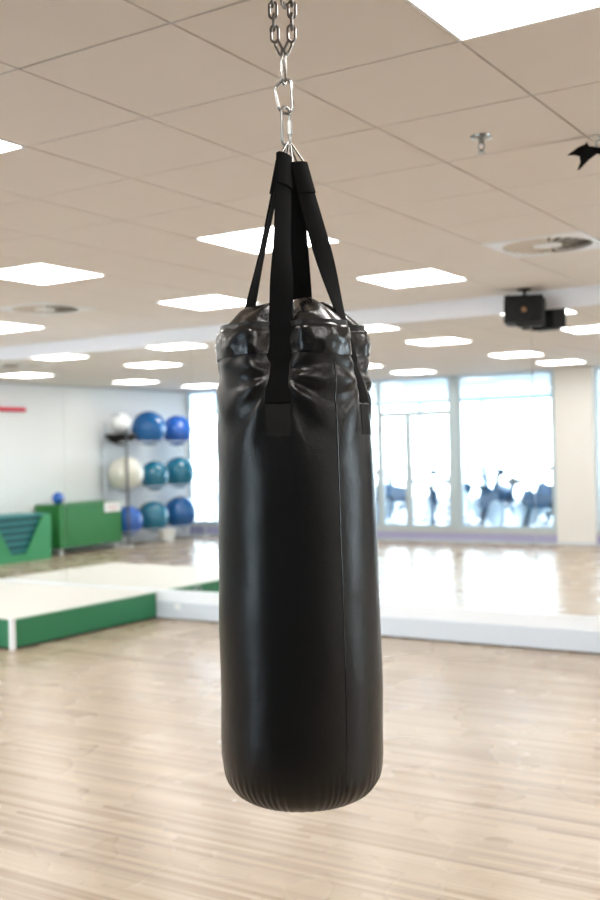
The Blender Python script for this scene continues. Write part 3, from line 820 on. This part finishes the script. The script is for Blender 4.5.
# straps
APZS = (0.655, 0.642, 0.648, 0.650)
TWIST = [math.radians(a) for a in (58, -34, 30, 14)]
def strap(i, s):
    er = Vector((math.cos(s), math.sin(s), 0)); et = Vector((-math.sin(s), math.cos(s), 0))
    path = []; APZ = APZS[i]; TW = TWIST[i]
    z = 0.100
    while z < 0.262:
        rr = sum(surf_r(s+q*0.03, z+w_*0.01) for q in (-2, -1, 0, 1, 2) for w_ in (-2, -1, 0, 1, 2))/25
        path.append((er*(rr+0.0025+0.0085*sstep(0.185, 0.205, z)), z, 0.0272)); z += 0.012
    rr = sum(surf_r(s+q*0.03, 0.262) for q in (-2, -1, 0, 1, 2))/5; path.append((er*(rr+0.0100), 0.268, 0.0265))
    p0 = er*(rr+0.007); top = er*0.026
    n = 26
    for k in range(1, n+1):
        f = k/n
        z = 0.275+(APZ-0.275)*f
        sag = 0.004*math.sin(PI*f)
        path.append((p0.lerp(top, f)-er*sag*0.3, z, 0.0255-0.004*f**2))
    bm = bmesh.new(); prev = None; th = 0.0018; TWK = []
    for k, (c, z, hw) in enumerate(path):
        c = Vector((c.x, c.y, zb(z)))
        a = path[max(0, k-1)]; b = path[min(len(path)-1, k+1)]
        tg = (Vector((b[0].x, b[0].y, b[1]))-Vector((a[0].x, a[0].y, a[1]))).normalized()
        f = max(0, min(1, (z-0.275)/(APZ-0.275)))
        tw = (Matrix.Rotation(TW*sstep(0, 0.5, f), 3, tg) @ (et-tg*et.dot(tg)).normalized()) if z > 0.27 else et
        nrm = tw.cross(tg).normalized()
        if nrm.dot(er) < 0: nrm = -nrm
        TWK.append((k, c.copy(), tw.copy(), nrm.copy(), hw))
        cup = 0.002+0.006*f*f
        ring = []
        W = 6
        for j in range(W+1):
            u = -1+2*j/W
            ring.append(bm.verts.new(c+tw*hw*u-nrm*(cup*u*u)+nrm*th))
        for j in range(W, -1, -1):
            u = -1+2*j/W
            ring.append(bm.verts.new(c+tw*hw*u-nrm*(cup*u*u)-nrm*th))
        if prev:
            m = len(ring)
            for q in range(m): bm.faces.new((prev[q], prev[(q+1) % m], ring[(q+1) % m], ring[q]))
        else: bm.faces.new(ring)
        prev = ring
    bm.faces.new(prev[::-1])
    so = obj('strap', bm, M_web, bag, smooth=True)
    # turned-back loop end, stitched, at the head of the strap
    bm = bmesh.new(); prev = None
    for k, c, tw, nrm, hw in TWK[-6:]:
        c = c+nrm*0.0037; hw += 0.0003; f = (k/len(path)); ring = []; cup = 0.006
        for j in range(7):
            u = -1+2*j/6; ring.append(bm.verts.new(c+tw*hw*u-nrm*cup*u*u+nrm*0.0016))
        for j in range(6, -1, -1):
            u = -1+2*j/6; ring.append(bm.verts.new(c+tw*hw*u-nrm*cup*u*u-nrm*0.0016))
        if prev:
            for q in range(14): bm.faces.new((prev[q], prev[(q+1) % 14], ring[(q+1) % 14], ring[q]))
        else: bm.faces.new(ring)
        prev = ring
    bm.faces.new(prev[::-1])
    obj('loop_end', bm, M_web, so, smooth=True)
    # ring of the strap: triangle of steel wire up to the link
    bm = bmesh.new()
    b_ = er*0.024+Vector((0, 0, zb(APZ-0.004))); a_ = er*0.004+Vector((0, 0, zb(0.690)))
    hw = 0.0165; et = TWK[-1][2]
    pts = []
    cor = [a_, b_+et*hw, b_-et*hw]
    for q in range(3):
        A, Bc, Cc = cor[q-1], cor[q], cor[(q+1) % 3]
        for f in (0.72, 0.82, 0.9): pts.append(A.lerp(Bc, f))
        pts.append(Bc.lerp((A+Cc)/2, 0.05))
        for f in (0.1, 0.18, 0.28): pts.append(Bc.lerp(Cc, f))
    tube(bm, pts, 0.0021, closed=True, n=10)
    obj('strap_ring', bm, M_steel, bag, smooth=True)
for i, s in enumerate(SA): strap(i, s)
# reinforcement patches under the strap feet
for s in SA:
    bm = bmesh.new(); NTT = 10; rows = []
    for k in range(14):
        z = 0.030+0.066*k/13; row = []
        for j in range(NTT+1):
            th = s+(-1+2*j/NTT)*0.155
            r = surf_r(th, z)+0.0012; row.append(bm.verts.new((r*math.cos(th), r*math.sin(th), zb(z))))
        rows.append(row)
    for a, b in zip(rows, rows[1:]):
        for j in range(NTT): bm.faces.new((a[j], a[j+1], b[j+1], b[j]))
    ext = bmesh.ops.extrude_face_region(bm, geom=list(bm.faces))
    for v in [e for e in ext['geom'] if isinstance(e, bmesh.types.BMVert)]:
        v.co.x *= 0.985; v.co.y *= 0.985
    obj('reinforcement_patch', bm, mat('grey_black_patch', (0.010, 0.010, 0.010), 0.75, spec=0.2, bump=(300, 0.6, 0.001)), bag, smooth=True)

# ------------------------------------------------------------ hardware above the bag
def oval(cx, cz, hw, hl, n=10, ang=0.0, tilt=0.0, y=0.0):
    """closed stadium loop, long along z, in a vertical plane turned by ang"""
    pts = []
    for k in range(n+1):
        a = PI*k/n; pts.append((hw*math.cos(a), hl-hw+hw*math.sin(a)))
    for k in range(n+1):
        a = PI+PI*k/n; pts.append((hw*math.cos(a), -(hl-hw)+hw*math.sin(a)))
    res = []
    for u, v in pts:
        u2 = u*math.cos(tilt)-v*math.sin(tilt); v2 = u*math.sin(tilt)+v*math.cos(tilt)
        res.append((cx+u2*math.cos(ang), y+u2*math.sin(ang), cz+v2))
    return res
HX = -0.0045     # all at bag axis; local x = image right
def hw_root(name, label, cat, zrel):
    return thing(name, label, cat, (BP.x+HX*rt.x, BP.y+HX*rt.y, HC+zrel), YAW)
# lower quick link with screw sleeve, y 105..143 px
zc1 = 0.7245
t = hw_root('quick_link', 'zinc quick link with screw sleeve between carabiner and strap rings', 'quick link', zc1)
bm = bmesh.new(); tube(bm, oval(0, 0, 0.0115, 0.0435, ang=math.radians(40)), 0.0033, closed=True)
obj('link_body', bm, M_zinc, t, smooth=True)
a = math.radians(40); sx, sy = 0.0115*math.cos(a), 0.0115*math.sin(a)
bm = bmesh.new(); cyl(bm, (sx, sy, -0.016), (sx, sy, 0.014), 0.0062, 6)
obj('screw_sleeve', bm, M_zinc, t)
# carabiner, y 78..112 px
t = hw_root('carabiner', 'pear-shaped steel carabiner joining the two quick links', 'carabiner', 0.790)
cp = [(0.006, 0.040), (0.0115, 0.0375), (0.0135, 0.032), (0.0150, 0.01), (0.0160, -0.012), (0.0155, -0.024), (0.012, -0.0325), (0.004, -0.036), (-0.004, -0.035), (-0.0115, -0.029), (-0.0155, -0.021)]
cp2 = [(-0.0225, 0.017), (-0.021, 0.023), (-0.016, 0.029), (-0.008, 0.0355), (0.0, 0.0395)]
bm = bmesh.new(); 
def dens(p, n=3):
    r_ = []
    for a, b in zip(p, p[1:]):
        for k in range(n): r_.append((a[0]+(b[0]-a[0])*k/n, 0, a[1]+(b[1]-a[1])*k/n))
    r_.append((p[-1][0], 0, p[-1][1])); return r_
tube(bm, dens(cp2+cp), 0.0034); obj('carabiner_body', bm, M_steel, t, smooth=True)
bm = bmesh.new(); tube(bm, dens([(-0.0155, -0.0205), (-0.0225, 0.0165)]), 0.0028)
gt = obj('gate', bm, M_steel, t, smooth=True)
bm = bmesh.new(); cyl(bm, (-0.0152, -0.0045, -0.0215), (-0.0152, 0.0045, -0.0215), 0.0018, 10); obj('hinge_pin', bm, M_steel, gt, smooth=True)
# upper quick link, y 48..83 px
t = hw_root('quick_link', 'slim steel quick link joining the two chains above the carabiner', 'quick link', 0.858)
bm = bmesh.new(); tube(bm, oval(-0.002, 0, 0.0085, 0.0385, ang=math.radians(62)), 0.0026, closed=True)
obj('link_body', bm, M_steel, t, smooth=True)
a = math.radians(62)
bm = bmesh.new(); cyl(bm, (-0.002-0.0085*math.cos(a), -0.0085*math.sin(a), -0.014), (-0.002-0.0085*math.cos(a), -0.0085*math.sin(a), 0.014), 0.0044, 6)
obj('screw_sleeve', bm, M_steel, t)
# two chain strands up to the ceiling
ZT0 = 1.19
PIT = 0.0265
def chain(side, label):
    t = thing('chain', label, 'chain', (BP.x+HX*rt.x, BP.y+HX*rt.y, HC+0.880), YAW, 'zinc chains holding the bag')
    # lowest link leans in to the quick link
    x = side*0.0135; z = 0.910-0.880; k = 0
    hl = 0.0185
    xs = []
    first_pts = None
    while z+0.88 < ZT0-0.012:
        xx = side*(0.0145+0.0045*min(1, (z)/0.12)) if side > 0 else side*(0.0185+0.006*min(1, z/0.12))
        xx += 0.001
        tl = (0.42 if k == 0 else 0.06)*(-1 if side > 0 else 1)*(-1)
        if k == 0: xx = side*0.0105
        elif k == 1: pass
        face = k % 2 == 1 
        an = 0.1 if face else math.radians(96)
        bm = bmesh.new()
        if k == 0: pts = oval(xx-0.001, z-0.008, 0.0072, 0.019, ang=0.9*side, tilt=-0.55 if side > 0 else 0.55)
        else: pts = oval(xx, z, 0.0082, hl, ang=an, tilt=0.0)
        tube(bm, pts, 0.0031, closed=True, n=8)
        obj('link', bm, M_chain, t, smooth=True)
        z += PIT*(0.85 if k == 0 else 1.0); k += 1
    return t, k
chain(-1, 'left strand of zinc chain running up to the ceiling above the bag')
chain(1, 'right strand of zinc chain running up to the ceiling above the bag')
t = thing('ceiling_anchor', 'steel ceiling anchor plate holding the punching bag chains', 'anchor', (BP.x, BP.y, CH), YAW)
bm = bmesh.new(); box(bm, -0.07, 0.07, -0.04, 0.04, -0.008, 0); obj('plate', bm, M_zinc, t, bevel=0.002)
bm = bmesh.new()
for s in (-1, 1): tube(bm, [(s*0.022-0.001, -0.012, -0.004), (s*0.022-0.001, -0.010, -0.022), (s*0.022-0.001, 0, -0.028), (s*0.022-0.001, 0.010, -0.022), (s*0.022-0.001, 0.012, -0.004)], 0.004)
obj('eye_bolts', bm, M_zinc, t, smooth=True)
# snap hook hanging free between the strands
t = thing('snap_hook', 'dark snap hook hanging free between the two chain strands', 'hook', (BP.x-0.001*rt.x, BP.y-0.001*rt.y, HC+0.985), YAW)
bm = bmesh.new(); tube(bm, [(-0.007, 0, 0.075), (-0.008, 0, 0.03), (-0.007, 0, 0.012), (-0.001, 0, 0.004), (0.006, 0, 0.010), (0.006, 0, 0.016)], 0.0026, n=8)
obj('hook', bm, M_chain, t, smooth=True)
bm = bmesh.new(); cyl(bm, (0.0005, 0, 0.018), (0.002, 0, 0.002), 0.004, 10, 0.002); obj('latch', bm, M_chain, t, smooth=True)
bm = bmesh.new(); tube(bm, [(-0.007, 0, 0.074), (-0.002, 0, 0.12), (0.0, 0, 0.197)], 0.0018, n=8); obj('wire', bm, M_chain, t, smooth=True)
